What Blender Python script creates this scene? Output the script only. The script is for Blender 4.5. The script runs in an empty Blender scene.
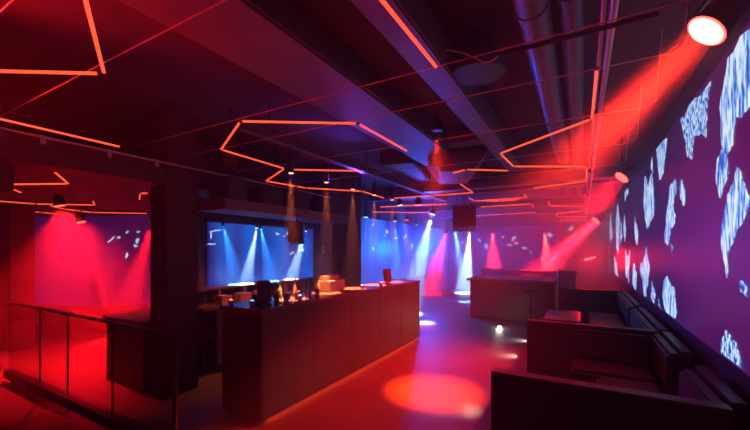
import bpy, bmesh, math, random
from mathutils import Vector, Matrix
random.seed(7)
C = bpy.context.scene.collection
S = bpy.context.scene
PI = math.pi

# ---------------------------------------------------------------- camera frame
F, U0, V0, H = 362.0, 375.0, 250.0, 1.65
YAW = math.atan(207/362)
sn, cs = math.sin(YAW), math.cos(YAW)
def ray(u, v):
    l = (u-U0)/F
    return Vector((-sn+cs*l, cs+sn*l, -(v-V0)/F))
def onx(u, v, X): r = ray(u, v); k = X/r.x; return Vector((X, r.y*k, H+r.z*k))
def ony(u, v, Y): r = ray(u, v); k = Y/r.y; return Vector((r.x*k, Y, H+r.z*k))
def onz(u, v, Z): r = ray(u, v); k = (Z-H)/r.z; return Vector((r.x*k, r.y*k, Z))

cam = bpy.data.cameras.new('camera'); co = bpy.data.objects.new('camera', cam); C.objects.link(co)
cam.sensor_width = 36; cam.lens = 36*F/750; cam.clip_start = .02
cam.shift_y = (V0-215)/750
co.location = (0, 0, H); co.rotation_euler = (PI/2, 0, YAW)
S.camera = co

# ---------------------------------------------------------------- materials
def mat(name, col, rough=.6, metal=0, noise=0, scale=8, bump=0, spec=.5):
    m = bpy.data.materials.new(name); m.use_nodes = True
    nt = m.node_tree; b = nt.nodes['Principled BSDF']
    b.inputs['Base Color'].default_value = (*col, 1)
    b.inputs['Roughness'].default_value = rough
    b.inputs['Metallic'].default_value = metal
    b.inputs['Specular IOR Level'].default_value = spec
    tc = nt.nodes.new('ShaderNodeTexCoord')
    n = nt.nodes.new('ShaderNodeTexNoise'); n.inputs['Scale'].default_value = scale; n.inputs['Detail'].default_value = 6
    nt.links.new(tc.outputs['Object'], n.inputs['Vector'])
    if noise:
        r = nt.nodes.new('ShaderNodeMix'); r.data_type = 'RGBA'
        r.inputs[6].default_value = (*[c*(1-noise) for c in col], 1)
        r.inputs[7].default_value = (*[min(1, c*(1+noise)) for c in col], 1)
        nt.links.new(n.outputs['Fac'], r.inputs[0]); nt.links.new(r.outputs[2], b.inputs['Base Color'])
    if bump:
        bp = nt.nodes.new('ShaderNodeBump'); bp.inputs['Strength'].default_value = bump; bp.inputs['Distance'].default_value = .02
        nt.links.new(n.outputs['Fac'], bp.inputs['Height']); nt.links.new(bp.outputs['Normal'], b.inputs['Normal'])
    return m
def emis(name, col, s, noise=False):
    m = bpy.data.materials.new(name); m.use_nodes = True
    nt = m.node_tree; b = nt.nodes['Principled BSDF']
    b.inputs['Base Color'].default_value = (.02, .02, .02, 1); b.inputs['Roughness'].default_value = .4
    b.inputs['Emission Color'].default_value = (*col, 1); b.inputs['Emission Strength'].default_value = s
    return m
def screen_mat(name, stops, scale, s, stretch=(1, 1, 1), rough=.45, detail=2):
    """LED wall picture: soft noise through a colour ramp"""
    m = emis(name, (0, 0, 0), s); nt = m.node_tree; b = nt.nodes['Principled BSDF']
    b.inputs['Roughness'].default_value = rough
    g = nt.nodes.new('ShaderNodeNewGeometry'); mp = nt.nodes.new('ShaderNodeMapping')
    mp.inputs['Scale'].default_value = stretch
    n = nt.nodes.new('ShaderNodeTexNoise'); n.inputs['Scale'].default_value = scale; n.inputs['Detail'].default_value = detail
    r = nt.nodes.new('ShaderNodeValToRGB')
    while len(r.color_ramp.elements) < len(stops): r.color_ramp.elements.new(.5)
    for e, (p, c) in zip(r.color_ramp.elements, stops): e.position = p; e.color = (*c, 1)
    nt.links.new(g.outputs['Position'], mp.inputs['Vector']); nt.links.new(mp.outputs['Vector'], n.inputs['Vector'])
    nt.links.new(n.outputs['Fac'], r.inputs['Fac']); nt.links.new(r.outputs['Color'], b.inputs['Emission Color'])
    return m, nt, r, g
M = {}
M['floor'] = mat('polished_concrete', (.085, .06, .062), .55, noise=.35, scale=1.6, bump=.04)
M['ceiling'] = mat('dark_painted_ceiling', (.04, .02, .03), .8, noise=.25, scale=2.5, bump=.2)
M['wall'] = mat('dark_plaster', (.035, .025, .035), .75, noise=.15, scale=4, bump=.1)
M['column'] = mat('charcoal_paint', (.03, .018, .028), .7, noise=.15, scale=6)
M['beam'] = mat('painted_beam', (.10, .08, .12), .55, noise=.2, scale=3, bump=.15)
M['duct'] = mat('galvanised_duct', (.13, .12, .16), .45, .35, noise=.2, scale=3, bump=.1)
M['bar'] = mat('bar_front_laminate', (.020, .007, .014), .5, noise=.12, scale=5)
M['bartop'] = mat('bar_top_polished', (.10, .07, .07), .25, noise=.2, scale=9)
M['metal'] = mat('black_metal', (.03, .03, .035), .4, .6)
M['steel'] = mat('brushed_steel', (.45, .43, .45), .3, .9, noise=.1, scale=30)
M['cable'] = mat('steel_wire', (.55, .5, .55), .35, .5)
M['leather'] = mat('black_leatherette', (.014, .009, .016), .5, noise=.2, scale=20, bump=.1)
M['panel'] = mat('booth_panel', (.022, .014, .02), .42, noise=.15, scale=6)
M['edge'] = mat('booth_edge_trim', (.05, .035, .045), .4, .2)
M['white'] = mat('white_plastic', (.27, .24, .26), .5)
M['speaker'] = mat('speaker_case', (.022, .022, .04), .55, noise=.1, scale=30)
M['grille'] = mat('speaker_grille', (.16, .09, .06), .6, .2, noise=.4, scale=120)
M['bottle_green'] = mat('bottle_green', (.05, .16, .07), .12)
M['bottle_amber'] = mat('bottle_amber', (.3, .1, .03), .12)
M['bottle_clear'] = mat('bottle_clear', (.2, .2, .22), .1)
M['label'] = mat('paper_label', (.28, .25, .23), .7, noise=.4, scale=60)
M['pipe'] = mat('painted_pipe', (.5, .35, .42), .35, .3)
M['tube'] = emis('led_tube_glow', (1, .085, .03), 1.5)
M['tube_cap'] = mat('tube_cap', (.1, .06, .06), .5)
M['strip'] = emis('warm_strip', (1, .07, .015), 9.0)
M['lens_red'] = emis('lens_red', (1, .25, .12), 30)
M['lens_ruby'] = emis('lens_ruby', (1, .03, .02), 11)
M['lens_blue'] = emis('lens_blue', (.25, .6, 1), 5)
M['lens_warm'] = emis('lens_warm', (1, .32, .15), 4)
M['lens_white'] = emis('lens_white', (1, .9, .7), 14)
M['votive_red'] = emis('votive_red', (1, .12, .08), 3.5)
M['votive_blue'] = emis('votive_blue', (.1, .35, 1), 2.5)
M['votive_ice'] = emis('votive_ice', (.5, .6, 1), 2.5)
# glass
g = bpy.data.materials.new('tinted_glass'); g.use_nodes = True; nt = g.node_tree
b = nt.nodes['Principled BSDF']; out = nt.nodes['Material Output']
tr = nt.nodes.new('ShaderNodeBsdfTransparent'); tr.inputs['Color'].default_value = (.84, .78, .80, 1)
gl = nt.nodes.new('ShaderNodeBsdfGlossy'); gl.inputs['Roughness'].default_value = .03; gl.inputs['Color'].default_value = (.8, .8, .8, 1)
lw = nt.nodes.new('ShaderNodeLayerWeight'); lw.inputs['Blend'].default_value = .5
pw_ = nt.nodes.new('ShaderNodeMath'); pw_.operation = 'POWER'; pw_.inputs[1].default_value = 3.5; nt.links.new(lw.outputs['Facing'], pw_.inputs[0])
fr = nt.nodes.new('ShaderNodeMath'); fr.operation = 'MULTIPLY_ADD'; fr.inputs[1].default_value = .4; fr.inputs[2].default_value = .03; nt.links.new(pw_.outputs[0], fr.inputs[0])
mx = nt.nodes.new('ShaderNodeMixShader'); nt.links.new(fr.outputs[0], mx.inputs[0])
nt.links.new(tr.outputs[0], mx.inputs[1]); nt.links.new(gl.outputs[0], mx.inputs[2]); nt.links.new(mx.outputs[0], out.inputs['Surface'])
nt.nodes.remove(b); M['glass'] = g

# ---------------------------------------------------------------- mesh helpers
def BM(): return bmesh.new()
def box(bm, x0, x1, y0, y1, z0, z1, bev=0, rot=None):
    r = bmesh.ops.create_cube(bm, size=1)
    mt = Matrix.Translation(((x0+x1)/2, (y0+y1)/2, (z0+z1)/2)) @ Matrix.Diagonal((abs(x1-x0), abs(y1-y0), abs(z1-z0), 1))
    if rot is not None: mt = rot @ mt
    bmesh.ops.transform(bm, matrix=mt, verts=r['verts'])
    if bev:
        es = list({e for v in r['verts'] for e in v.link_edges})
        bmesh.ops.bevel(bm, geom=es, offset=bev, segments=2, affect='EDGES', clamp_overlap=True)
    return bm
def tube(bm, a, b, r, r2=None, n=12, cap=True):
    a = Vector(a); b = Vector(b); d = b-a
    q = d.to_track_quat('Z', 'Y').to_matrix().to_4x4()
    bmesh.ops.create_cone(bm, cap_ends=cap, segments=n, radius1=r, radius2=r if r2 is None else r2, depth=d.length,
                          matrix=Matrix.Translation((a+b)/2) @ q)
    return bm
def lathe(bm, prof, loc=(0, 0, 0), n=16):
    rings = []
    for r, z in prof:
        rings.append([bm.verts.new((loc[0]+max(r, 1e-4)*math.cos(2*PI*k/n), loc[1]+max(r, 1e-4)*math.sin(2*PI*k/n), loc[2]+z)) for k in range(n)])
    for a, b in zip(rings, rings[1:]):
        for k in range(n): bm.faces.new((a[k], a[(k+1) % n], b[(k+1) % n], b[k]))
    bm.faces.new(list(reversed(rings[0]))); bm.faces.new(rings[-1])
    return bm
def path(bm, pts, r, n=6):
    for a, b in zip(pts, pts[1:]): tube(bm, a, b, r, n=n)
    return bm
def obj(name, bm, m, parent=None, smooth=False):
    me = bpy.data.meshes.new(name); bm.normal_update(); bm.to_mesh(me); bm.free()
    me.materials.append(m if not isinstance(m, str) else M[m])
    if smooth:
        for p in me.polygons: p.use_smooth = True
        try: me.set_sharp_from_angle(angle=math.radians(40))
        except Exception: pass
    o = bpy.data.objects.new(name, me); C.objects.link(o)
    if parent: o.parent = parent
    return o
def struct(name, bm, m, parent=None, smooth=False):
    o = obj(name, bm, m, parent, smooth)
    if not parent: o['kind'] = 'structure'
    return o
def tag(o, label, cat, group=None, kind=None):
    o['label'] = label; o['category'] = cat
    if group: o['group'] = group
    if kind: o['kind'] = kind
    return o
def thing(name, label, cat, loc=(0, 0, 0), rz=0, group=None):
    o = bpy.data.objects.new(name, None); C.objects.link(o); o.empty_display_size = .1
    o.location = loc; o.rotation_euler = (0, 0, rz)
    return tag(o, label, cat, group)
def dup(root, loc, label, rz=None, group=None):
    r = root.copy(); C.objects.link(r); r.location = loc; r['label'] = label
    if rz is not None: r.rotation_euler = (0, 0, rz)
    if group: r['group'] = group
    for ch in list(root.children):
        c = ch.copy(); C.objects.link(c); c.parent = r
        for g_ in ch.children:
            d = g_.copy(); C.objects.link(d); d.parent = c
    return r

# ---------------------------------------------------------------- room shell
CEIL = 3.25; WX = .85; LX = -5.0; FY = 15.0
struct('floor', box(BM(), -11.5, 1.1, -3.2, 15.3, -.15, 0), 'floor')
struct('ceiling', box(BM(), -11.5, 1.1, -3.2, 15.3, CEIL, CEIL+.15), 'ceiling')
struct('wall_right', box(BM(), WX+.02, WX+.2, -3.2, 15.2, 0, CEIL), 'wall')
struct('wall_back', box(BM(), -5.15, 1.05, FY, FY+.15, 0, CEIL), 'wall')
struct('wall_left', box(BM(), LX-.15, LX, 2.9, FY, 0, CEIL), 'wall')
struct('wall_rear', box(BM(), -11.5, 1.05, -3.2, -3.05, 0, CEIL), 'wall')
struct('wall_west', box(BM(), -11.5, -11.35, -3.05, 4.2, 0, CEIL), 'wall')
# angled wall of the side room
A = Vector((-11.4, 2.5, 0)); B = Vector((-5.1, 5.25, 0)); D = (B-A); LN = D.length; ang = math.atan2(D.y, D.x)
RA = Matrix.Translation(A) @ Matrix.Rotation(ang, 4, 'Z')
struct('wall_side', box(BM(), 0, LN, 0, .15, 0, 2.45, rot=RA), 'wall')
struct('wall_stub', box(BM(), -11.3, -8.0, 2.15, 2.45, 0, 2.45), 'wall')
# lowered ceiling of the side room
struct('ceiling_side', box(BM(), -11.3, -4.3, -2.9, 5.4, 2.45, 2.6), 'ceiling')
# bulkhead + columns + ceiling beams
struct('trim_1', box(BM(), -4.3, -4.0, -3.0, 2.335, 2.38, 2.60), 'column')
struct('trim_2', box(BM(), -4.85, -4.6, 2.73, 5.41, 2.45, 3.25), 'column')
struct('trim_3', box(BM(), -4.33, -4.0, 2.34, 2.72, 0, CEIL, .008), 'column')
struct('trim_4', box(BM(), -4.47, -4.0, 5.42, 6.42, 0, CEIL, .008), 'column')
struct('trim_5', box(BM(), -2.23, -1.61, -3.0, 8.2, 3.02, CEIL, .02), 'beam')
struct('trim_6', box(BM(), -4.9, .8, 8.2, 8.6, 2.95, CEIL, .02), 'beam')
struct('trim_7', box(BM(), -4.9, .8, 12.0, 12.4, 2.75, CEIL, .02), 'beam')
struct('trim_8', box(BM(), -4.9, .85, 14.5, 14.98, 2.62, CEIL, .01), 'column')

# ---------------------------------------------------------------- LED walls
def jag(pts, amp, n=3):
    out = []
    for i, p in enumerate(pts):
        q = pts[(i+1) % len(pts)]
        out.append(p)
        for k in range(1, n):
            t = k/n; e = (q[0]-p[0], q[1]-p[1]); L = math.hypot(*e) or 1
            a = random.uniform(-amp, amp)*L
            out.append((p[0]+e[0]*t-e[1]/L*a, p[1]+e[1]*t+e[0]/L*a))
    return out
def slab(pts3, nrm, m, parent, t=.004, name='light_patch'):
    bm = BM(); vs = [bm.verts.new(p) for p in pts3]
    f = bm.faces.new(vs); r = bmesh.ops.extrude_face_region(bm, geom=[f])
    bmesh.ops.translate(bm, vec=Vector(nrm)*t, verts=[x for x in r['geom'] if isinstance(x, bmesh.types.BMVert)])
    bmesh.ops.triangulate(bm, faces=[f_ for f_ in bm.faces if len(f_.verts) > 4])
    bmesh.ops.recalc_face_normals(bm, faces=bm.faces)
    return obj(name, bm, m, parent)
patch, _, _, _ = screen_mat('patch_ice', [(.38, (.008, .08, .55)), (.47, (.2, .48, 1)), (.56, (.75, .9, 1))], 9, 1.0, (1, 3.5, .8), detail=6)
patchB, _, _, _ = screen_mat('patch_blue', [(.40, (.005, .02, .2)), (.48, (.1, .35, 1)), (.58, (.75, .88, 1))], 16, 1.0, (1, 2.0, 1.2), detail=6)
patchW = emis('patch_pale', (.55, .75, 1), .9)

# right screen emission: dark indigo with a magenta bloom in the middle
mR, nt, ramp, geo = screen_mat('led_wall_right', [(.0, (.010, .003, .045)), (1, (.12, .004, .09))], .8, 1.0)
sx = nt.nodes.new('ShaderNodeSeparateXYZ'); nt.links.new(geo.outputs['Position'], sx.inputs[0])
vm = nt.nodes.new('ShaderNodeVectorMath'); vm.operation = 'DISTANCE'; vm.inputs[1].default_value = (WX, 3.4, 1.85)
mp2 = nt.nodes.new('ShaderNodeMapping'); mp2.vector_type = 'POINT'
nt.links.new(geo.outputs['Position'], vm.inputs[0])
mr = nt.nodes.new('ShaderNodeMapRange'); mr.inputs['From Min'].default_value = 1.9; mr.inputs['From Max'].default_value = 0; 
nt.links.new(vm.outputs['Value'], mr.inputs['Value'])
nz = [n for n in nt.nodes if n.bl_idname == 'ShaderNodeTexNoise'][0]
ad = nt.nodes.new('ShaderNodeMath'); ad.operation = 'MULTIPLY_ADD'; ad.inputs[1].default_value = .5
nt.links.new(nz.outputs['Fac'], ad.inputs[0])
sb = nt.nodes.new('ShaderNodeMath'); sb.operation = 'SUBTRACT'; sb.inputs[1].default_value = .22
nt.links.new(mr.outputs[0], sb.inputs[0]); nt.links.new(sb.outputs[0], ad.inputs[2]); nt.links.new(ad.outputs[0], ramp.inputs['Fac'])

scrR = thing('led_screen', 'long LED screen wall on the right with pale ragged shapes', 'screen', (WX, 0, 0))
scrR_off = Vector((WX, 0, 0))
def loc_parent(o, p):  # keep world placement under a moved parent
    o.matrix_parent_inverse = p.matrix_basis.inverted()
def P(name, bm, m, parent, **k):
    o = obj(name, bm, m, parent, **k); o.matrix_parent_inverse = Matrix.Translation(-Vector(root_loc(parent))) ; return o
def root_loc(o):
    v = Vector(o.location)
    return v
bmS = box(BM(), WX-.025, WX+.018, -2.9, 14.9, .93, 2.95)
P('display_panel', bmS, mR, scrR)
blobsR = [
 [(711,81),(695,98),(680.5,118),(684,136),(687.5,157),(692,159.5),(694.4,136),(700,134),(706,138),(706.7,110)],
 [(762,14),(748,30),(728,58),(725,78),(720,108),(722,146),(728,153.5),(733,145),(736,116),(741,118),(750,106),(762,100)],
 [(722,149),(727,155),(729,173),(724.6,185),(720,198),(716.5,183),(716.5,164)],
 [(737.4,167),(734,183),(728,194),(726,206),(722,227),(722,250),(724.6,262),(727,278),(728,270),(727,256),(735,236),(744,220),(750,205),(749,196),(745,184)],
 [(740,280),(747,287),(747,297),(741,292)],
 [(726,330),(736,342),(740,358),(744.5,372),(735,363),(722,356),(721.6,343)],
 [(667,138),(666,148),(663.5,173),(659.5,180),(657.7,166),(656.5,149)],
 [(645,176),(648.4,187),(652,173),(654,197),(654.7,210),(650,222),(647.7,229),(645.3,220),(643.7,200)],
 [(675,178),(677,190),(673,206),(675,222),(671,228),(668,246),(665,241),(666,218),(669,200),(670,186)],
 [(681.6,179),(685.8,192),(684,206),(680.5,199),(680,187)],
 [(667,275.6),(674.4,287),(677,313),(674.4,322),(667,316),(663,298),(664,281)],
 [(646.5,246.7),(650,268),(648,285),(645,301),(643,285),(642.6,264)],
 [(652,281),(655.7,294),(654,305),(651,298)],
 [(658.5,299),(662,313),(659.5,311)],
 [(635,215),(638,232),(638,245),(636,243),(634.4,229)],
 [(633.7,263),(637,273),(636,294),(632.6,283)],
 [(625.6,250),(628,257),(630,250),(629,283),(625.6,273)],
 [(617.4,203),(619.8,220),(618.6,252),(616.5,250),(616,220)],
 [(624.4,214),(626,229),(625,242),(623.6,229)],
 [(614,257),(616.5,262),(618.5,280),(615,273)],
 [(610.5,213),(612.8,234),(610.5,241),(609,220)],
 [(607,227),(609,241),(608,268),(606,252)],
 [(627.4,185),(628.6,192),(625,202),(624.4,190)],
 [(652,157),(653.4,173),(651,168)],
 [(673,212),(676,216),(674,220)],
 [(671,244),(673.5,247),(671.5,253)],
 [(641,262),(643,270),(641.5,279),(640,270)],
 [(605.5,218),(607,232),(605.6,240)],
 [(604,224),(605,238),(603.6,246)],
 [(621,221),(622.4,236),(620.6,246)],
]
# further along the wall, behind the camera's right edge
for k, bl in enumerate(blobsR):
    p3 = [onx(u, v, WX-.027) for u, v in bl]
    yz = jag([(p.y, p.z) for p in p3], .10, 3)
    yz = [(min(y, 14.85), min(2.93, max(.95, z))) for y, z in yz]
    o = slab([(WX-.026, y, z) for y, z in yz], (-1, 0, 0), patchB if k in (0, 4, 5, 12, 13) else patch, scrR)
    o.matrix_parent_inverse = Matrix.Translation((-WX, 0, 0))

def small_blob(cy, cz, w, h, a):
    n = 9; out = []
    for k in range(n):
        t = 2*PI*k/n; rr = random.uniform(.3, 1.25)
        x, y = math.cos(t)*w/2*rr, math.sin(t)*h/2*rr
        out.append((cy+x*math.cos(a)-y*math.sin(a), cz+x*math.sin(a)+y*math.cos(a)))
    return out
# back bar screen on the left wall
mB, *_ = screen_mat('led_wall_bar', [(.35, (.004, .006, .10)), (.5, (.006, .03, .32)), (.62, (.004, .12, .7))], 1.1, .8, (1, 1.4, .5))
sB = thing('led_screen', 'LED screen behind the bar showing blue haze, seen under the canopy', 'screen')
obj('display_panel', box(BM(), LX+.002, LX+.045, 3.55, 6.40, 1.08, 2.08), mB, sB)
obj('frame_rail', box(BM(), LX+.002, LX+.06, 3.50, 6.42, 1.03, 1.08), 'metal', sB); obj('frame_rail', box(BM(), LX+.002, LX+.06, 3.50, 6.42, 2.08, 2.14), 'metal', sB)
for (u, v, w, h, a) in [(211,234,5,2,1.4),(214,231,8,1.5,.2),(211,244,6,1.5,0),(277,234,4,4,0),(288,233,5,3,.6),(302,250,6,3,0),(292,253,4,2,.4),(284,236,3,2,0)]:
    p = onx(u, v, LX+.047); d = (p-Vector((0,0,H))).length/F*1.2
    o = slab([(LX+.047, y, z) for y, z in small_blob(p.y, p.z, w*d*1.5, h*d, a)], (1, 0, 0), patchW, sB)
# dance floor screens: left wall beyond the pier, and the far wall
mD, *_ = screen_mat('led_wall_dance', [(.35, (.004, .02, .3)), (.5, (.01, .09, .75)), (.62, (.03, .22, 1))], .7, 1.0, (1, 1, .5))
sD = thing('led_screen', 'LED screen on the left wall past the square pier, glowing deep blue', 'screen')
obj('display_panel', box(BM(), LX+.002, LX+.045, 6.6, 14.6, .75, 2.5), mD, sD)
for (u, v, w, h, a) in [(373,225,5,2,.5),(387,232,6,4,0),(385,236,4,2,0),(373,248,3,6,.3),(396,238,7,2,.1),(405,237,6,3,.5),(412,247,4,8,.2)]:
    p = onx(u, v, LX+.047); d = (p-Vector((0,0,H))).length/F
    o = slab([(LX+.047, y, z) for y, z in small_blob(p.y, p.z, w*d*1.5, h*d, a)], (1, 0, 0), patchW, sD)
mF, *_ = screen_mat('led_wall_far', [(.38, (.01, .004, .14)), (.52, (.05, .006, .16)), (.64, (.015, .03, .45))], .6, 1.0, (1, 1, .6))
sF = thing('led_screen', 'LED screen on the far wall in violet with small white shapes', 'screen')
obj('display_panel', box(BM(), -4.9, -.75, FY-.05, FY-.005, 1.0, 2.58), mF, sF)
for (u, v, w, h, a) in [(456,236,3,7,.4),(462,243,3,5,0),(503,237,3,3,0),(513,239,6,4,.7),(517,243,5,3,.3),(510,245,4,3,0),(524,248,4,4,0),(550,235,4,5,0),(531,252,3,4,0),(554,258,5,3,.5),(541,258,3,2,0),(479,240,3,5,.4),(486,247,4,6,0)]:
    p = ony(u, v, FY-.06); d = (p-Vector((0,0,H))).length/F
    o = slab([(x, FY-.052, z) for x, z in small_blob(p.x, p.z, w*d*1.2, h*d, a)], (0, -1, 0), patchW, sF)
for (u, v, w, h, a, nm) in [(570.5,229,5,6,.5,'upper'),(589,259,9,3,.25,'lower')]:
    p = ony(u, v, FY-.02); d = (p-Vector((0,0,H))).length/F
    o = slab([(x, FY-.02, z) for x, z in small_blob(p.x, p.z, w*d*1.2, h*d, a)], (0, -1, 0), patchW, None, name='wall_light_shape', t=.02)
    tag(o, nm+' of the two small white glowing panels on the dark end of the far wall', 'panel')
# side room screen on the angled wall
mL, *_ = screen_mat('led_wall_side', [(.4, (.010, .002, .04)), (.6, (.03, .004, .07))], .8, 1.0)
def sidept(u, v, off=-.05):
    n = Vector((-D.y, D.x, 0)).normalized(); r = ray(u, v); o0 = Vector((0, 0, H))
    k = ((A+n*off)-o0).dot(n)/r.dot(n); p = o0+r*k; q = p-A
    return q.dot(D.normalized()), p.z
sL = thing('led_screen', 'dim violet LED screen on the side room wall left of the column', 'screen', tuple(A), ang)
obj('display_panel', box(BM(), .6, LN-.6, -.05, -.002, .5, 2.36), mL, sL)
for (u, v, w, h, a) in [(112,239,9,2.5,.6),(119,237,5,3,0),(127,232,5,2.5,.3),(137,240,4,6,-.3),(136,246,5,4,0),(126,256,3,6,-.5),(138,232,4,2,.3)]:
    x, z = sidept(u, v, -.055); d = 7.5/F*1.1
    slab([(xx, -.052, zz) for xx, zz in small_blob(x, z, w*d, h*d, a)], (0, -1, 0), patchW, sL)

# ---------------------------------------------------------------- ceiling services
tag(obj('air_duct', box(BM(), -1.06, -.84, -2.9, 6.4, 2.95, 3.2, .015), 'duct'), 'long square air duct with a blue lit underside along the ceiling', 'duct')
def round_duct(x, r, z, y0, y1, label):
    t = thing('round_duct', label, 'duct', (x, y0, z))
    obj('pipe_body', tube(BM(), (0, 0, 0), (0, y1-y0, 0), r, n=24), 'duct', t, smooth=True)
    y = 1.0
    while y < y1-y0:
        obj('joint_band', tube(BM(), (0, y, 0), (0, y+.05, 0), r+.008, n=24), 'duct', t, smooth=True); y += 2.1
    return t
round_duct(-.26, .095, 3.1, -2.9, 14.4, 'wider left one of the two round ceiling ducts beside the square duct')
round_duct(-.055, .07, 3.12, -2.9, 14.4, 'thinner right one of the two round ceiling ducts, nearest the red pipe')
# rail pipes near the right wall
pr = thing('lighting_pipe', 'bare pipe pair lit red running along the ceiling above the lamps', 'pipe', (.13, 0, 2.78))
obj('pipe_body', tube(BM(), (0, -2.9, 0), (0, 14.4, 0), .017), 'pipe', pr, smooth=True)
obj('pipe_body', tube(BM(), (-.04, -2.9, .03), (-.04, 14.4, .03), .011), 'pipe', pr, smooth=True)
for y in [-2, .3, 1.75, 3.5, 6, 8.5, 11, 13.5]:
    obj('pipe_hanger', box(box(BM(), -.055, .03, y, y+.03, -.022, .04), -.012, .0, y+.01, y+.02, .04, .47), 'metal', pr)
# light track above the bar
tk = thing('lighting_track', 'violet steel track above the bar that carries the pendants', 'track', (-2.9, 2.4, 2.83))
obj('beam_profile', box(box(box(BM(), -.05, .05, 0, 6.2, .0, .015), -.05, .05, 0, 6.2, .105, .12), -.01, .01, 0, 6.2, .015, .105), 'beam', tk)
for y in [.4, 2.4, 4.4, 6.0]: obj('hanger_rod', tube(BM(), (0, y, .12), (0, y, .42), .008), 'metal', tk)
# conduit on the bulkhead
cd = thing('conduit', 'thin steel conduit clipped along the left bulkhead', 'pipe', (-3.985, 0, 2.61))
obj('pipe_body', tube(BM(), (0, -2.9, 0), (0, 5.35, 0), .012), 'cable', cd, smooth=True)
for y in [1.25, 1.75, 2.2]: obj('clip', box(BM(), -.03, .014, y, y+.04, -.06, .014), 'steel', cd)
tag(obj('cable_tray', box(box(box(BM(), -3.99, -3.86, -2.9, 1.0, 2.53, 2.54), -3.87, -3.86, -2.9, 1.0, 2.54, 2.58), -3.99, -3.98, -2.9, 1.0, 2.54, 2.58), 'beam'), 'short violet cable tray fixed to the bulkhead at the left edge', 'cable tray')
tag(obj('air_unit', box(BM(), -4.55, -4.0, -.9, 1.1, 2.12, 2.36, .02), 'column'), 'dark box unit hung below the left bulkhead', 'air unit')
# boxes and cross ducts in the middle distance
def rotbox(w, l, h, bev=.02):
    return box(BM(), -w/2, w/2, -l/2, l/2, 0, h, bev)
t = thing('air_handler', 'blue lit sloping metal air handler hung in mid ceiling', 'air unit', (-1.75, 5.6, 2.79), .35)
bm = rotbox(.9, 1.1, .3)
for v in bm.verts:
    if v.co.z < .15: v.co.x *= .55
obj('unit_body', bm, 'duct', t); obj('outlet_flange', box(BM(), -.3, .3, -.62, -.54, .05, .27), 'duct', t)
for x in (-.35, .35): obj('hanger_rod', tube(BM(), (x, 0, .3), (x, 0, .459), .008), 'metal', t)
t = thing('air_handler', 'flat violet duct box left of the sloping air handler', 'air unit', (-2.65, 5.8, 2.98), .2)
obj('unit_body', rotbox(.55, 1.6, .22), 'beam', t)
for x in (-.2, .2): obj('hanger_rod', tube(BM(), (x, 0, .22), (x, 0, .27), .008), 'metal', t)
for (y, z, x0, x1, lab) in [(4.6, 3.05, -1.6, -1.08, 'short cross duct joining the beam and the square duct, nearest the camera'),
                            (6.9, 2.83, -2.8, .6, 'long cross duct over the far end of the bar'),
                            (10.2, 2.80, -4.8, .05, 'long cross duct above the dance floor, farthest back')]:
    tag(obj('cross_duct', box(BM(), x0, x1, y, y+.3, z, z+.16, .015), 'duct'), lab, 'duct')
# round loudspeaker in the ceiling
t = thing('ceiling_fan_unit', 'round dark ceiling unit beside the square duct with loose wire', 'ceiling unit', (-.68, 2.75, 2.98))
obj('housing', lathe(BM(), [(.17, 0), (.19, .03), (.19, .1), (.12, .14), (.12, .26)], n=28), 'speaker', t, smooth=True)
obj('face_ring', lathe(BM(), [(.19, -.012), (.2, 0), (.19, .01)], n=28), 'metal', t, smooth=True)
obj('junction_box', box(BM(), -.06, .06, .22, .4, .1, .27, .01), 'metal', t)

# cables across the room
ZL = 2.68
wires = [(.56, 'nearest'), (1.0, 'second'), (1.96, 'third'), (2.44, 'fourth'), (3.27, 'fifth'), (4.3, 'sixth'), (5.3, 'seventh')]
for y, nm in wires:
    w = obj('hanging_wire', path(BM(), [(-3.995, y, ZL+.012), (.40, y, ZL+.012), (.46, y, ZL+.05), (.5, y, CEIL-.001)], .0036), 'cable')
    tag(w, nm+' from the camera of the thin steel wires crossing the room that hold the tubes', 'wire', 'tube wires')
def sag(a, b, s, n=10):
    a = Vector(a); b = Vector(b)
    return [a.lerp(b, k/n)-Vector((0, 0, s*4*(k/n)*(1-k/n))) for k in range(n+1)]
tag(obj('loose_cable', path(BM(), sag(onz(107, 55, 2.86), onz(239, 120, 2.78), .07), .004), 'metal'), 'loose cable sagging to the long zigzag tubes above the column', 'cable')
tag(obj('loose_cable', path(BM(), sag(onz(446, 50, 2.9), onz(483, 62, 2.86), -.015)+sag(onz(483, 62, 2.86), onz(505, 47, 2.86), .03), .005), 'cable'), 'pale loose wire looping beside the round ceiling unit', 'cable')
tag(obj('support_bar', tube(BM(), (-.4, 2.06, 2.72), (.3, 2.06, 2.72), .013), 'metal'), 'short black bar under the second steel wire near the red pipe', 'bar')
# LED tubes hanging on the wires
def zigzag(name, label, lines, z, r=.0095):
    p0 = onz(*lines[0][0], z)
    t = thing(name, label, 'light', tuple(p0), 0, None)
    for ln in lines:
        pts = [onz(u, v, z)-p0 for u, v in ln]
        for a, b in zip(pts, pts[1:]):
            dd = (b-a).normalized()*.014
            s = obj('led_tube', tube(BM(), a+dd, b-dd, r, n=10), 'tube', t, smooth=True)
            for e, q in ((a, dd), (b, -dd)):
                obj('end_cap', tube(BM(), e+q*.3, e+q*1.2, r*1.15, n=8), 'tube_cap', s)
    return t
Z = 'zigzag_light'
zigzag(Z, 'orange tube pair meeting in a corner at the top left of the ceiling', [[(84,-6),(104,73)],[(-6,71),(101,73.5)]], ZL)
zigzag(Z, 'single orange tube above the left bulkhead', [[(-6,117.5),(121,147)]], ZL)
zigzag(Z, 'single orange tube at the top middle of the ceiling', [[(377,-6),(437,68)]], ZL)
zigzag(Z, 'long orange zigzag over the near end of the bar', [[(407,151),(358,123.5),(240.5,121.3),(221,149.5),(284.5,168.6),(266,181),(306,188),(362,191.3),(384,198)]], ZL)
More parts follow.
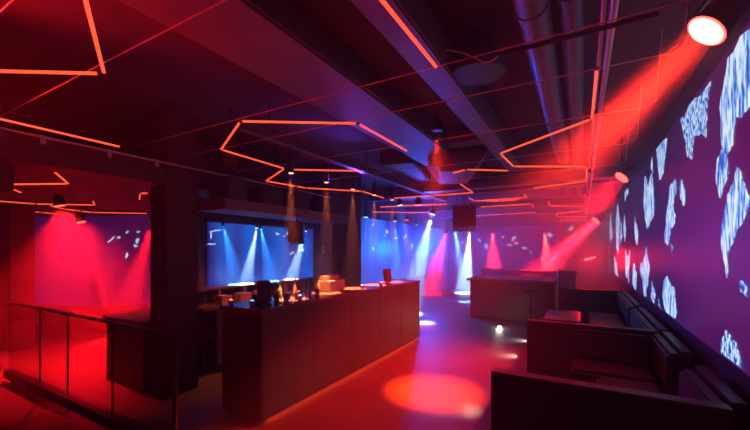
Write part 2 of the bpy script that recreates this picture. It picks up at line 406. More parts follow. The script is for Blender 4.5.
zigzag(Z, 'straight orange tube running level beside the first pendant', [[(290,169.6),(361,171)]], ZL)
zigzag(Z, 'orange zigzag right of centre between round ducts and red pipe', [[(597,68),(592,119),(500,153.5),(513.5,166.5),(587,166.5),(586,181),(533,188.3)]], ZL)
zigzag(Z, 'bent orange tube just right of the sloping air handler', [[(452.8,173),(466,169.6),(509,170.7)]], ZL)
zigzag(Z, 'long low orange tube with a hooked end behind the air handler', [[(389,198.5),(473,192.7),(459.5,183.5)]], ZL+.035)
zigzag(Z, 'angled orange tube with small kink, mid ceiling right of the hung speaker', [[(480,200.7),(527,197.4),(523.5,193.5)]], ZL)
zigzag(Z, 'hooked orange tube behind the kinked one', [[(480,207),(531,204),(533.5,207.5)]], ZL)
zigzag(Z, 'faint orange tube farthest back in mid ceiling', [[(472,216),(537,212.3)]], ZL)
zigzag(Z, 'stacked orange switchback tubes at the far end beside the red pipe', [[(548,201),(550,206),(590,206.5),(589.5,210.4),(556,213.4),(557,216.8),(587.5,217)],[(587.5,220),(560,220),(561,223.3),(586,223.3)]], ZL-.04)
zigzag(Z, 'curving orange tube run left of the hooked tubes', [[(468,197.5),(474,200.7),(500,201.2),(520,199.3)]], ZL)
zigzag(Z, 'thin orange tube over the dance floor near the blue beams', [[(380,207),(448,204)],[(372,212),(430,212.5)]], ZL)
ZS = 2.39
zigzag(Z, 'sharp arrow shaped orange tubes on the side room ceiling', [[(53,170.6),(68.3,183.7),(1.4,184.5),(21,192.6)]], ZS, .009)
zigzag(Z, 'long orange tube with upturned end in the side room', [[(-6,200.8),(36,204),(94.8,205),(92.6,200.4)]], ZS, .009)
zigzag(Z, 'low orange tube run ending at the column in the side room', [[(49,205.5),(64,209),(92,212.4),(147.8,213.5)]], ZS, .009)
zigzag(Z, 'small hooked orange tube beside the column in the side room', [[(139.5,199.5),(140,193.5),(149,193.2)]], ZS, .009)
zigzag(Z, 'farthest orange tube pair above the side room screen', [[(29,211.6),(42,212.4),(64,215)]], ZS, .009)

# ---------------------------------------------------------------- lamps
def spot(loc, tgt, col, power, size, blend=.4, rad=.04, name='spot'):
    l = bpy.data.lights.new(name, 'SPOT'); l.color = col; l.energy = power; l.spot_size = math.radians(size)
    l.spot_blend = blend; l.shadow_soft_size = rad
    o = bpy.data.objects.new(name, l); C.objects.link(o); o.location = loc
    o.rotation_euler = (Vector(tgt)-Vector(loc)).to_track_quat('-Z', 'Y').to_euler()
    return o
def moving_lamp(loc, tgt, lens, label, R=.085, ztop=None, group=None):
    """lamp head aimed at tgt in a yoke under the ceiling"""
    loc = Vector(loc); t = thing('stage_lamp', label, 'stage lamp', tuple(loc), 0, group)
    d = (Vector(tgt)-loc).normalized()
    q = d.to_track_quat('Z', 'Y').to_matrix().to_4x4()
    bm = BM(); lathe(bm, [(R*.55, -R*2.3), (R*.85, -R*1.9), (R, -R*.6), (R*1.08, 0), (R*1.08, R*.08)], n=24)
    bmesh.ops.transform(bm, matrix=q, verts=bm.verts); obj('lamp_housing', bm, 'metal', t, smooth=True)
    bm = BM(); lathe(bm, [(R*.92, R*.07), (R*.92, R*.12)], n=24)
    bmesh.ops.transform(bm, matrix=q, verts=bm.verts); obj('lens', bm, lens, t)
    top = (ztop or CEIL)-loc.z
    bm = BM(); s = R*1.25
    side = Vector((-d.y, d.x, 0)); side = side.normalized() if side.length > .05 else Vector((1, 0, 0))
    for k in (-1, 1): tube(bm, side*s*k-d*R, side*s*k+Vector((0, 0, R*1.7)), R*.12, n=6)
    tube(bm, side*s+Vector((0, 0, R*1.7)), -side*s+Vector((0, 0, R*1.7)), R*.12, n=6)
    tube(bm, (0, 0, R*1.7), (0, 0, top), R*.13, n=8)
    obj('yoke', bm, 'metal', t)
    return loc+d*R*.3, d
RED = (1, .006, .012); BLUE = (.03, .16, 1); ICE = (.35, .62, 1); WARM = (1, .17, .05)
def disk(loc, d, col, power, spread, R):
    l = bpy.data.lights.new('lamp_beam', 'AREA'); l.shape = 'DISK'; l.size = 2*R; l.color = col; l.energy = power; l.spread = math.radians(spread)
    o = bpy.data.objects.new('lamp_beam', l); C.objects.link(o); o.location = loc
    o.rotation_euler = d.to_track_quat('-Z', 'Y').to_euler(); return o
def big_lamp(loc, tgt, lens, label, col, power, spread, R, group=None):
    p, d = moving_lamp(loc, tgt, lens, label, R, None, group)
    q = d.to_track_quat('Z', 'Y').to_matrix().to_4x4(); bm = BM(); n_ = 24
    rings = [[bm.verts.new((r_*math.cos(2*PI*k/n_), r_*math.sin(2*PI*k/n_), R*z_)) for k in range(n_)] for r_, z_ in ((R*.93, .125), (R*1.06, .09), (R*1.06, .075), (R*.93, .11))]
    for a_, b_ in zip(rings, rings[1:]+rings[:1]):
        for k in range(n_): bm.faces.new((a_[k], a_[(k+1) % n_], b_[(k+1) % n_], b_[k]))
    bmesh.ops.transform(bm, matrix=q, verts=bm.verts); rim = obj('lens_rim', bm, 'lens_ruby'); rim.location = loc
    root = max((o_ for o_ in bpy.data.objects if o_.name.startswith('stage_lamp')), key=lambda o_: o_.name if '.' in o_.name else '')
    rim.parent = root; rim.location = (0, 0, 0)
    disk(Vector(loc)+d*R*.16, d, col, power, spread, R*.84)
def lamp(loc, tgt, lens, label, col, power, size, R=.085, rad=.04, blend=.35, group=None):
    p, d = moving_lamp(loc, tgt, lens, label, R, None, group)
    spot(p, tgt, col, power, size, blend, rad, 'lamp_beam')
# big red lamps along the right wall
G = 'red lamps along the right wall'
big_lamp((.50, 2.2, 2.66), (-2.0, 1.72, .0), 'lens_red', 'largest red stage lamp, shining white hot at the top right', (1, .02, .008), 46, 24, .080, G)
spot(Vector((.50, 2.2, 2.66))+Vector((-2.5, -.48, -2.66)).normalized()*.016, (-2.0, 1.72, 0), (1, .03, .01), 9000, 23, .6, .06, 'lamp_beam')
big_lamp((.50, 6.3, 2.70), (-2.1, 5.2, .0), 'lens_ruby', 'second red stage lamp along the screen wall, seen edge on', RED, 110, 60, .09, G)
big_lamp((.35, 12.2, 2.50), (-2.0, 11.2, .0), 'lens_ruby', 'farthest red stage lamp at the end of the screen wall', RED, 420, 22, .12, G)
# floor pool on the aisle
lamp((-1.44, 3.95, 3.02), (-1.50, 4.02, 0), 'tube_cap', 'downlight over the aisle making the round red pool on the floor', (1, .045, .004), 9000, 25, .06, .02, .8)
# dance floor lamps
def dl(u, v, dist, z_t, u2, v2, col, lens, label, power, size, R=.06):
    power *= .6
    r = ray(u, v); p = Vector((0, 0, H))+r*dist; q = ray(u2, v2); tt = Vector((0, 0, H))+q*dist
    lamp(tuple(p), tuple(tt), lens, label, col, power, size, R, .02, .25, 'lamps over the dance floor')
dl(366,217,9.0, 0, 362,290, ICE, 'lens_blue', 'pale blue lamp right beside the square pier', 16000, 10)
dl(432.3,214,9.4, 0, 412,292, ICE, 'lens_blue', 'brightest white blue lamp over the dance floor', 60000, 19, .08)
dl(400,205,8.2, 0, 414,275, (.12,.4,1), 'lens_blue', 'high blue lamp above the dance floor, tilted to the right', 30000, 11)
dl(395,221,10.5, 0, 398,285, BLUE, 'lens_blue', 'deep blue lamp low behind the high blue one', 40000, 12)
dl(416.7,224.5,12.5, 0, 405,280, ICE, 'lens_blue', 'small distant white lamp left of the brightest one', 45000, 13)
dl(454,223,11.5, 0, 462,275, (.1,.4,1), 'lens_blue', 'blue lamp under the hung speaker', 25000, 12)
dl(469.3,232,13.8, 0, 466,275, ICE, 'lens_blue', 'white lamp low at the far wall right of the hung speaker', 42000, 20, .07)
dl(418,204.7,8.0, 0, 418,260, RED, 'lens_ruby', 'red lamp up high between the blue lamps', 2500, 20, .07)
dl(406.7,220,11.0, 0, 407,260, RED, 'lens_ruby', 'tiny red lamp behind the blue lamps', 2500, 16)
dl(446,233.7,13.6, 0, 434,275, (1,.01,.02), 'lens_ruby', 'red lamp left of the white lamp at the far wall', 26000, 26, .08)
dl(492.7,233.7,13.4, 0, 494,280, (1,.015,.015), 'lens_ruby', 'red lamp at the centre of the far wall', 30000, 28, .09)
dl(544.7,233.5,12.9, 0, 549,280, (1,.025,.01), 'lens_ruby', 'red orange lamp toward the right of the far wall', 42000, 24, .09)
# side room lamps
def sl(u, v, dist, u2, v2, label, power, size):
    r = ray(u, v); p = Vector((0, 0, H))+r*dist; q = ray(u2, v2); tt = Vector((0, 0, H))+q*dist
    pp, d = moving_lamp(tuple(p), tuple(tt), 'lens_ruby', label, .07, 2.45, 'side room red lamps')
    spot(pp, tt, RED, power*14, size*.6, .4, .03, 'lamp_beam')
sl(81,222,6.3, 116,330, 'red lamp in the side room in front of the dim screen', 900, 15)
sl(153,222,6.6, 120,330, 'red lamp in the side room hidden behind the column', 700, 34)
# lamps in front of the bar screen
for (x, y, ty, col, lab, pw, sz) in [(-4.72, 3.62, 3.9, (.02,.25,1), 'blue lamp at the near end of the bar screen', 110, 20),
                          (-4.72, 4.27, 4.05, ICE, 'white lamp of the pair at the middle of the bar screen', 160, 16),
                          (-4.72, 4.36, 4.60, (.02,.25,1), 'blue lamp of the pair at the middle of the bar screen', 110, 20),
                          (-4.72, 5.5, 5.1, ICE, 'white lamp at the pier end of the bar screen', 160, 16)]:
    pp, d = moving_lamp((x, y, 2.02), (x, ty, 1.1), 'lens_blue', lab, .025, 2.13, 'bar screen lamps')
    spot(pp, (x, ty, 1.1), col, pw*230, sz, .35, .01, 'lamp_beam')
for y in (3.3, 4.1, 4.9): spot((-4.05, y, 2.12), (-4.4, y, .9), WARM, 60, 85, .6, .02, 'shelf_fill')  # added warm fill for the back bar shelf, no fittings in the canopy
# pendants over the bar
def pendant(y, label):
    t = thing('pendant_light', label, 'pendant light', (-2.9, y, 2.535), 0, 'pendants over the bar')
    obj('shade', tube(BM(), (0, 0, .0), (0, 0, .2), .032, n=20), 'metal', t, smooth=True)
    obj('bulb', lathe(BM(), [(.026, -.006), (.028, -.001)], n=16), 'lens_warm', t)
    obj('cord', tube(BM(), (0, 0, .2), (0, 0, .295), .006, n=6), 'metal', t)
    spot((-2.9, y, 2.52), (-2.9, y, 0), WARM, 5200, 17, .5, .01, 'pendant_beam')
for y, lab in [(3.13, 'first black pendant over the bar, nearest the camera'), (3.79, 'second black pendant over the bar from the near end'),
          (4.42, 'third black pendant over the bar, near the pier'), (5.05, 'fourth black pendant over the bar from the near end'), (5.68, 'last black pendant at the far end of the bar')]:
    pendant(y, lab)

# ---------------------------------------------------------------- bar
bar = thing('bar_counter', 'long dark bar counter with polished top and glowing base', 'bar counter', (-2.6, 2.42, 0))
obj('counter_body', box(BM(), -.575, -.012, .0, 3.82, .035, 1.045, .004), 'bar', bar)
obj('toe_kick', box(BM(), -.48, -.09, .07, 3.74, 0, .034), 'metal', bar)
obj('countertop', box(BM(), -.585, .0, -.02, 3.84, 1.047, 1.09, .004), 'bartop', bar)
obj('led_strip', box(BM(), -.065, -.05, .1, 3.72, .024, .034), 'strip', bar)
for k in range(5): obj('panel_seam', box(BM(), -.013, -.009, .02+.75*k, .026+.75*k, .04, 1.04), 'metal', bar)
BT = 1.091
# backbar
bb = thing('back_bar', 'back bar cabinet against the left wall with open shelves', 'cabinet', (-5, 3.0, 0))
obj('cabinet_body', box(box(box(BM(), .0, .7, 0, 2.35, .0, .08), 0, .06, 0, 2.35, .08, .84), .0, .7, 0, .04, .08, .84), 'panel', bb)
for y in (.8, 1.6, 2.31): obj('divider', box(BM(), .06, .68, y, y+.03, .08, .84), 'panel', bb)
obj('shelf', box(BM(), .06, .66, .04, 2.31, .42, .45), 'panel', bb)
obj('countertop', box(BM(), .0, .73, -.02, 2.38, .84, .88, .004), 'bartop', bb)
us = thing('upper_shelf', 'raised shelf above the back bar with small uprights', 'shelf', (-5, 3.0, .88))
obj('shelf_board', box(BM(), .06, .42, -.0, 2.35, .19, .225, .004), 'bartop', us)
for y in (.0, .45, .9, 1.35, 1.8, 2.3): obj('upright', box(BM(), .36, .4, y, y+.04, .0, .19), 'steel', us)
# things on shelves
def bottle(x, y, z, m, label, s=1.0, group=None):
    t = thing('bottle', label, 'bottle', (x, y, z), 0, group)
    obj('bottle_body', lathe(BM(), [(.034*s, 0), (.037*s, .01*s), (.037*s, .16*s), (.03*s, .19*s), (.014*s, .22*s), (.013*s, .28*s)], n=14), m, t, smooth=True)
    obj('label_band', lathe(BM(), [(.0375*s, .05*s), (.0378*s, .052*s), (.0378*s, .12*s), (.0375*s, .122*s)], n=14), 'label', t, smooth=True)
    obj('bottle_cap', lathe(BM(), [(.015*s, .275*s), (.015*s, .30*s)], n=10), 'metal', t)
    return t
kinds = [('bottle_green', 'green'), ('bottle_amber', 'amber'), ('bottle_clear', 'clear')]
for k in range(14):
    y = 3.15+k*.155; m, nm = kinds[(k*5+k//3) % 3]
    bottle(-4.72+.03*math.sin(k*3), y, .882 if k % 4 else .882, m, f'{nm} short bottle under the raised shelf of the back bar', .6, 'short bottles under the raised shelf')
for k, y in enumerate((3.12, 3.35, 3.58, 3.92, 4.15, 4.38, 4.75, 4.98, 5.2)):
    m, nm = kinds[(k*7+1) % 3]
    bottle(-4.5+.02*math.cos(k), y, .451, m, f'{nm} bottle on the lower cabinet shelf of the back bar', .95, 'bottles on the lower back bar shelf')
for (y, w) in ((3.30, .16), (3.62, .2), (3.98, .14)):
    t = tag(obj('storage_box', box(BM(), -4.48, -4.33, y, y+w, .881, .881+.13, .006), 'white'), {3.30:'small pale box on the back bar nearest the column', 3.62:'wider pale box on the back bar', 3.98:'narrow pale box on the back bar farthest from the column'}[y], 'box')
# glass washer with a round door under the back bar
t = thing('glass_washer', 'glass washer with round window under the back bar', 'washer', (-4.3, 3.45, .0))
obj('washer_body', box(BM(), -.0, .06, -.28, .28, .1, .82, .01), 'steel', t)
bm = BM(); lathe(bm, [(.17, 0), (.2, .02), (.2, .035), (.15, .045)], n=28)
bmesh.ops.transform(bm, matrix=Matrix.Translation((.06, 0, .52)) @ Matrix.Rotation(PI/2, 4, 'Y'), verts=bm.verts); obj('door_ring', bm, 'metal', t, smooth=True)
bm = BM(); lathe(bm, [(.05, .0), (.05, .02)], n=16)
bmesh.ops.transform(bm, matrix=Matrix.Translation((.105, -.02, .52)) @ Matrix.Rotation(PI/2, 4, 'Y'), verts=bm.verts); obj('door_knob', bm, 'votive_red', t)
# bar top things
def screen_stand(x, y, rz, label):
    t = thing('order_terminal', label, 'terminal', (x, y, BT), rz)
    obj('base', box(BM(), -.05, .05, -.06, .06, 0, .012, .003), 'metal', t)
    R_ = Matrix.Rotation(-.22, 4, 'Y')
    obj('neck', box(BM(), -.015, .015, -.03, .03, .0, .1, rot=R_), 'metal', t)
    obj('screen_case', box(BM(), -.012, .012, -.07, .07, .03, .25, .006, rot=R_), 'metal', t)
    obj('card_reader', box(BM(), .012, .02, -.045, .045, .07, .22, .004, rot=R_), 'speaker', t)
    return t
screen_stand(-2.80, 2.64, -.5, 'dark upright order terminal at the near corner of the bar')
screen_stand(-2.78, 5.3, -.6, 'dark menu terminal standing alone toward the far end of the bar')
t = thing('cash_register', 'pale box till under red light on the bar', 'cash register', (-3.02, 4.02, BT), .1)
obj('till_body', box(BM(), -.13, .13, -.2, .2, 0, .15, .01), 'white', t)
obj('till_top', box(BM(), -.1, .06, -.16, .17, .15, .21, .01), 'white', t)
obj('till_drawer', box(BM(), .131, .14, -.18, .18, .02, .09, .003), 'white', t)
for (x, y, m, lab) in [(-3.1, 2.47, 'votive_red', 'glowing red candle glass at the near left corner of the bar'), (-2.87, 2.54, 'votive_blue', 'glowing blue candle glass beside the near order terminal'),
                  (-2.74, 3.1, 'votive_ice', 'glowing pale candle glass in front of the bar bottles'), (-2.76, 4.45, 'votive_ice', 'glowing pale candle glass at the middle of the bar front'),
                  (-2.74, 4.98, 'votive_ice', 'glowing pale candle glass nearest the far menu terminal')]:
    t = thing('candle_glass', lab, 'candle', (x, y, BT), 0, 'candle glasses on the bar')
    bm = BM(); lathe(bm, [(.022, 0), (.028, .008), (.03, .05), (.026, .05), (.022, .012)], n=16); obj('glass_cup', bm, 'bottle_clear', t, smooth=True)
    obj('flame', lathe(BM(), [(.018, .013), (.021, .045), (.012, .06)], n=12), m, t, smooth=True)
i = 0
for (x, y, m, s) in [(-3.08,2.95,'bottle_amber',.62),(-3.0,3.05,'bottle_green',.6),(-3.1,3.16,'bottle_clear',.66),(-2.98,3.28,'bottle_amber',.55),(-3.08,3.40,'bottle_clear',.7),(-2.97,3.50,'bottle_green',.62),(-3.06,3.61,'bottle_amber',.7),(-2.96,3.70,'bottle_clear',.6)]:
    bottle(x, y, BT, m, {'bottle_amber':'amber','bottle_green':'green','bottle_clear':'clear'}[m]+' bottle in the cluster on the bar top between terminal and till', s, 'bottle cluster on the bar'); i += 1
for k in range(8):
    x = -2.86+.05*(k % 2); y = 2.86+.09*k
    gx = thing('tumbler_glass', 'short tumbler in the row on the bar before the bottles', 'glass', (x, y, BT), 0, 'tumblers on the bar')
    obj('glass_cup', lathe(BM(), [(.022, 0), (.024, .004), (.031, .085), (.028, .085), (.021, .01)], n=14), 'bottle_clear', gx, smooth=True)
t = thing('bar_caddy', 'black napkin and straw caddy beside the near terminal', 'caddy', (-2.96, 2.74, BT))
obj('caddy_body', box(BM(), -.07, .07, -.06, .06, 0, .09, .006), 'metal', t)
for k in range(5): obj('straw', tube(BM(), (-.04+.02*k, .02, .09), (-.05+.024*k, .03, .19), .004, n=6), 'white', t)
# canopy
cn = thing('bar_canopy', 'flat dark canopy hung over the back bar with violet underside', 'canopy', (-3.6, 2.78, 2.13))
obj('canopy_panel', box(BM(), -.55, 0, 0, 2.6, 0, .128, .004), 'beam', cn)
for y in (.15, 1.3, 2.45):
    for x in (-.50, -.08): obj('hanger_rod', tube(BM(), (x, y, .128), (x, y, 1.12), .01, n=8), 'metal', cn)
nm = ['nearest the column', 'second from the column', 'third from the column', 'at the pier end']
for k, (y, w, h) in enumerate([(2.95, .3, .3), (3.5, .38, .24), (4.15, .34, .3), (4.8, .36, .26)]):
    t = thing('amplifier_case', 'dark equipment case on top of the canopy, '+nm[k], 'case', (-3.95, y, 2.259))
    obj('case_body', box(BM(), -.15, .2, 0, w, 0, h, .01), 'speaker', t)
    obj('case_handle', box(BM(), .2, .22, w*.3, w*.7, h*.5, h*.56, .003), 'metal', t)
def speaker_box(name, loc, rz, tilt, w, h, d, label, drop, grille='grille'):
    t = thing(name, label, 'speaker', loc, rz)
    R_ = Matrix.Rotation(tilt, 4, 'X')
    obj('cabinet', box(BM(), -w/2, w/2, -d/2, d/2, -h, 0, .012, rot=R_), 'speaker', t)
    obj('grille_panel', box(BM(), -w*.44, w*.44, -d/2-.012, -d/2-.001, -h*.96, -h*.04, .004, rot=R_), grille, t)
    obj('bracket', tube(BM(), (0, 0, -.03), (0, 0, drop), .012, n=8), 'metal', t)
    return t
speaker_box('loudspeaker', (-3.70, 4.12, 2.05), .55, -.2, .22, .30, .2, 'orange lit loudspeaker hung under the canopy in front of the bar screen', .07)
p = Vector((0,0,H))+ray(464, 209)*9.0
speaker_box('loudspeaker', tuple(p), .3, -.2, .55, .52, .5, 'big dark loudspeaker hung over the dance floor', CEIL-p.z-.03, 'speaker')
speaker_box('loudspeaker', (-3.42, 2.72, 2.86), .9, -.1, .16, .30, .16, 'narrow black loudspeaker hung from the ceiling beside the column', CEIL-2.87, 'speaker')
tag(obj('wall_switch', box(BM(), -4.25, -4.17, 5.408, 5.418, 1.58, 1.74, .003), 'white'), 'small pale switch plate on the square pier', 'switch')

# ---------------------------------------------------------------- glass railing (left foreground)
rl = thing('glass_railing', 'tinted glass railing with dark posts in the left foreground', 'railing', (-2.73, 1.66, 0))
xs = [0, -.95, -1.85, -2.55, -3.5]
for k, (a, b_) in enumerate(zip(xs, xs[1:])):
    obj('glass_panel', box(BM(), b_+.006, a-(.026 if k == 0 else .006), -.006, .006, .16, .985), 'glass', rl)
for k, x in enumerate(xs[:-1]):
    obj('post', box(BM(), x-(.025 if k == 0 else .005), x+(.025 if k == 0 else .005), -.008, .008, 0, 1.0, .002), 'metal', rl)
obj('handrail', box(BM(), xs[-1], .02, -.02, .02, .985, 1.005, .003), 'metal', rl)
obj('base_rail', box(BM(), xs[-1], .02, -.05, .05, .06, .16, .004), 'metal', rl)
# low platform and counter beyond the glass
t = thing('service_counter', 'low dark service counter beyond the glass railing beside the column', 'counter', (-5.25, 2.3, 0))
obj('counter_body', box(BM(), 0, .85, 0, .55, 0, .78, .005), 'bar', t)
obj('countertop', box(BM(), -.03, .88, -.03, .58, .78, .82, .005), 'panel', t)
# dark sheet laid where the floor is only in shadow
tag(obj('floor_shade', box(BM(), -4.68, -2.8, -1.2, 1.6, .001, .015, .004), 'leather'), 'dark sheet standing for floor shadow in front of the glass railing at the bottom left', 'shadow sheet')

# ---------------------------------------------------------------- booths on the right
struct('trim_9', box(BM(), -.80, WX+.02, 1.6, 9.2, 0, .14, .004), 'panel')     # booth plinth
def partition(y, x0, x1, z1, label, seams=(.5,)):
    t = thing('booth_partition', label, 'booth partition', (x0, y, .141))
    w = x1-x0
    obj('panel_body', box(BM(), 0, w, 0, .09, 0, z1-.141-.02, .004), 'panel', t)
    obj('top_trim', box(BM(), 0, w, -.004, .094, z1-.141-.02, z1-.141, .003), 'edge', t)
    for s in seams: obj('panel_seam', box(BM(), w*s, w*s+.008, -.003, .0, 0, z1-.165), 'metal', t)
    return t
partition(2.61, -.555, .70, .80, 'nearest black booth partition at the bottom right', (.56,))
partition(4.73, -.58, .68, .80, 'second black booth partition, behind the nearest one', (.56,))
partition(9.03, -.48, .90-.06, .80, 'farthest booth partition under the red light', (.5,))
def wall_back(y0, y1, label):
    t = thing('padded_divider', label, 'divider', (.62, y0, .141))
    obj('back_cushion', box(BM(), 0, .1, 0, y1-y0, .33, .64, .025), 'leather', t)
    obj('back_panel', box(BM(), .101, .16, 0, y1-y0, 0, .655, .006), 'panel', t)
    obj('top_trim', box(BM(), .095, .165, 0, y1-y0, .656, .67, .003), 'edge', t)
wall_back(2.71, 3.45, 'short backrest along the screen wall behind the nearest partition')
wall_back(3.85, 4.72, 'backrest along the screen wall beside the second partition')
wall_back(4.83, 6.6, 'long backrest along the screen wall beyond the second partition')
wall_back(6.75, 9.0, 'farthest backrest along the screen wall')
def seat_bench(x0, x1, y0, y1, label, back=None):
    t = thing('upholstered_bench', label, 'bench', (x0, y0, .141))
    w, l = x1-x0, y1-y0
    obj('seat_base', box(BM(), .02, w-.0, .0, l-.02, 0, .2, .004), 'panel', t)
    obj('seat_cushion', box(BM(), 0, w, 0, l, .2, .31, .03), 'leather', t)
    if back: obj('back_cushion', box(BM(), .0, w, l-.12 if back > 0 else 0, l if back > 0 else .12, .32, .62, .03), 'leather', t)
    return t
seat_bench(-.10, .60, 4.15, 4.70, 'bench seat facing the camera against the second partition', 1)
seat_bench(.12, .60, 2.72, 4.1, 'bench seat along the screen wall behind the nearest partition')
seat_bench(.10, .60, 5.6, 8.2, 'long bench seat along the screen wall in the second booth')
seat_bench(-.35, .60, 4.85, 5.4, 'bench seat behind the second partition', -1)
seat_bench(-.35, .60, 8.45, 9.0, 'bench seat against the farthest partition', 1)
t = thing('booth_table', 'low dark table in the far booth catching red light', 'table', (-.30, 6.6, .141))
obj('tabletop', box(BM(), -.22, .28, -.5, .5, .42, .46, .01), 'bartop', t)
obj('pedestal', tube(BM(), (0, 0, .02), (0, 0, .42), .035, n=16), 'metal', t, smooth=True); obj('foot_plate', tube(BM(), (0, 0, 0), (0, 0, .02), .18, n=24), 'metal', t)
# plinth lights washing the floor
for y, z, lab in [(3.70, .09, 'small white step light in the plinth beside the nearest partition'), (5.95, .09, 'small white step light in the plinth past the second partition'), (7.04, .09, 'small white step light farthest along the plinth')]:
    t = thing('step_light', lab, 'step light', (-.802, y, z))
    obj('bezel', box(BM(), -.012, 0, -.05, .05, -.025, .025, .003), 'steel', t)
    obj('lens', box(BM(), -.016, -.012, -.035, .035, -.014, .006), 'lens_white', t)
    spot((-.825, y, z), (-1.3, y, -.15), (1, .85, .6), 14, 110, .8, .01, 'step_beam')
t = thing('floor_uplight', 'bright white recessed floor light in front of the far counter', 'floor light', (-1.52, 8.0, 0.001))
obj('bezel', lathe(BM(), [(.055, 0), (.055, .008), (.04, .012)], n=20), 'steel', t)
obj('lens', lathe(BM(), [(.038, .012), (.03, .022)], n=20), 'lens_white', t)
l = bpy.data.lights.new('uplight', 'POINT'); l.energy = 5; l.color = (1, .88, .65); l.shadow_soft_size = .03
o = bpy.data.objects.new('uplight', l); C.objects.link(o); o.location = (-1.52, 7.95, .07)

# ---------------------------------------------------------------- far counter / DJ booth
t = thing('dance_floor_counter', 'wide dark counter block standing before the dance floor', 'counter', (-2.5, 8.95, 0))
obj('counter_body', box(BM(), .08, 1.95, .05, 1.2, 0, .89, .005), 'bar', t)
obj('countertop', box(BM(), 0, 2.02, 0, 1.28, .891, .95, .01), 'bartop', t)
t = thing('raised_ledge', 'higher dark ledge behind the wide counter with glass end', 'counter', (-2.7, 11.4, 0))
obj('ledge_body', box(BM(), 0, 2.55, 0, .5, 0, 1.0, .005), 'panel', t)
obj('ledge_top', box(BM(), -.05, 2.6, -.05, .55, 1.0, 1.06, .03), 'bartop', t)
t = thing('glass_screen', 'clear glass end screen at the right of the wide counter', 'glass screen', (-.47, 8.6, 0))
obj('glass_panel', box(BM(), -.006, .006, .35, 1.4, .82, 1.2), 'glass', t)
obj('corner_post', tube(BM(), (0, .32, 0), (0, .32, 1.2), .018, n=10), 'steel', t, smooth=True)
def stool(x, y, label):
    t = thing('bar_stool', label, 'stool', (x, y, 0), 0, 'stools by the far counter')
    obj('seat', lathe(BM(), [(.15, .74), (.17, .76), (.17, .79), (.13, .81)], n=24), 'leather', t, smooth=True)
    obj('pole', tube(BM(), (0, 0, .02), (0, 0, .74), .022, n=12), 'metal', t, smooth=True)
    obj('foot_ring', tube(BM(), (0, 0, .28), (0, 0, .3), .13, n=20), 'metal', t)
    obj('base_plate', lathe(BM(), [(.2, 0), (.2, .012), (.05, .03)], n=24), 'metal', t, smooth=True)
stool(-.98, 8.55, 'slim black stool at the right end of the wide counter')

# ---------------------------------------------------------------- room glow: wash lights added to colour the room, not part of the rig
def point(loc, col, e, r=.12):  # bare light added as fill, without any lamp body
    l = bpy.data.lights.new('fill', 'POINT'); l.energy = e; l.color = col; l.shadow_soft_size = r; l.specular_factor = 0
    o = bpy.data.objects.new('fill', l); C.objects.link(o); o.location = loc
def fill(loc, tgt, lens, label, col, power, size, rad=.1):
    lamp(loc, tgt, lens, label, col, power, size, .07, rad, .9, 'added wash lights')
point((-7.5, 3.0, .4), (1, .002, .008), 90, .3)
lamp((-6.6, 2.3, 2.3), (-6.4, 2.7, 0), 'lens_ruby', 'red flood lamp added over the side room to light its floor', RED, 2800, 105, .07, .05, .9)  # lamp added to redden the floor seen through the railing
point((-4.2, 10.5, 1.7), (.002, .09, 1), 420, .15)
point((.2, 12.8, 1.4), RED, 110, .3)
point((-2.1, .0, 2.0), RED, 45)
spot((-1.44, 3.95, 2.85), (-1.2, 3.6, 0), RED, 620, 88, .6, .05, 'floor_fill')  # red fill added for the aisle floor beside the downlight
lamp((-3.78, .2, 2.42), (-1.8, .9, 3.25), 'tube_cap', 'small red wash light added unseen on the bulkhead to redden the ceiling', RED, 500, 95, .04, .1, .9)  # out-of-view lamp body added around a red ceiling fill
lamp((-3.15, 4.9, 2.74), (-1.2, 1.0, 3.2), 'tube_cap', 'small wash light added by the bar track to tint the ceiling beam', (.2, .06, 1), 60, 100, .04, .1, .9)  # added lamp that puts violet on the ducts and beam

# ---------------------------------------------------------------- haze, world, output
HZ_BASE, HZ_DANCE, HZ_SIDE = .0075, .13, .05
w = bpy.data.worlds.new('world'); S.world = w; w.use_nodes = True; nt = w.node_tree
bg = nt.nodes['Background']; bg.inputs[0].default_value = (.02, .001, .006, 1); bg.inputs[1].default_value = .3
vs = nt.nodes.new('ShaderNodeVolumeScatter'); vs.inputs['Color'].default_value = (1, 1, 1, 1)
vs.inputs['Density'].default_value = .018; vs.inputs['Anisotropy'].default_value = .35
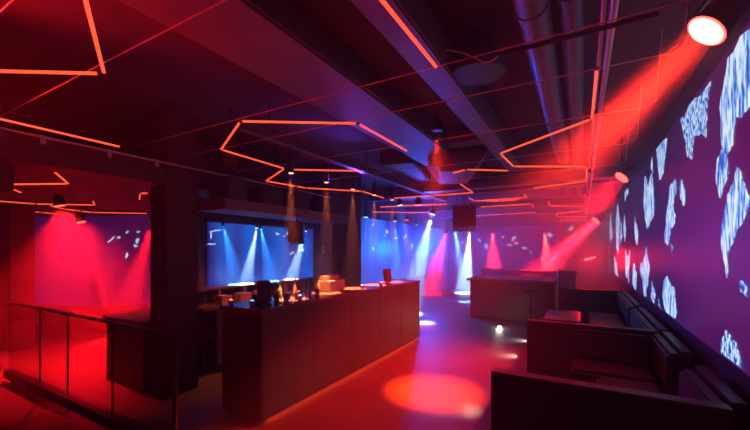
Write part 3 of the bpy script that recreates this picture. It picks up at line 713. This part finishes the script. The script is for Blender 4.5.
# the smoke hangs thickest over the dance floor and in the side room
ge = nt.nodes.new('ShaderNodeNewGeometry'); sp = nt.nodes.new('ShaderNodeSeparateXYZ'); nt.links.new(ge.outputs['Position'], sp.inputs[0])
def ramp_(o, a, b_, lo, hi):
    m_ = nt.nodes.new('ShaderNodeMapRange'); m_.interpolation_type = 'SMOOTHSTEP'
    for k_, v_ in zip(('From Min', 'From Max', 'To Min', 'To Max'), (a, b_, lo, hi)): m_.inputs[k_].default_value = v_
    nt.links.new(o, m_.inputs['Value']); return m_.outputs[0]
d1 = ramp_(sp.outputs['Y'], 8.0, 11.5, 0, HZ_DANCE); d2 = ramp_(sp.outputs['X'], -4.4, -6.5, 0, HZ_SIDE)
d3 = ramp_(sp.outputs['X'], -.8, .4, 0, .035)   # haze added under the ceiling by the screen wall to shorten lamp beams
d4 = ramp_(sp.outputs['Z'], 1.7, 2.3, 0, 1)
m1 = nt.nodes.new('ShaderNodeMath'); m1.operation = 'MULTIPLY'; nt.links.new(d3, m1.inputs[0]); nt.links.new(d4, m1.inputs[1])
m0 = nt.nodes.new('ShaderNodeMath'); m0.operation = 'MAXIMUM'; nt.links.new(d1, m0.inputs[0]); nt.links.new(m1.outputs[0], m0.inputs[1])
mx_ = nt.nodes.new('ShaderNodeMath'); mx_.operation = 'MAXIMUM'; nt.links.new(m0.outputs[0], mx_.inputs[0]); nt.links.new(d2, mx_.inputs[1])
ad_ = nt.nodes.new('ShaderNodeMath'); ad_.operation = 'ADD'; ad_.inputs[1].default_value = HZ_BASE; nt.links.new(mx_.outputs[0], ad_.inputs[0])
nt.links.new(ad_.outputs[0], vs.inputs['Density'])
nt.links.new(vs.outputs[0], nt.nodes['World Output'].inputs['Volume'])
cy = S.cycles
w.cycles.volume_step_size = .5; w.cycles.volume_sampling = 'MULTIPLE_IMPORTANCE'; cy.volume_max_steps = 64
cy.use_denoising = True; cy.adaptive_threshold = .005; cy.max_bounces = 5; cy.diffuse_bounces = 2; cy.glossy_bounces = 3; cy.volume_bounces = 0; cy.transparent_max_bounces = 8
cy.sample_clamp_indirect = 4; cy.caustics_reflective = False; cy.caustics_refractive = False
try: cy.denoiser = 'OPENIMAGEDENOISE'; cy.denoising_input_passes = 'RGB_ALBEDO_NORMAL'; cy.denoising_prefilter = 'ACCURATE'
except Exception: pass
vsn = S.view_settings; vsn.view_transform = 'Standard'; vsn.look = 'None'; vsn.gamma = 1; vsn.exposure = 0; vsn.use_curve_mapping = False
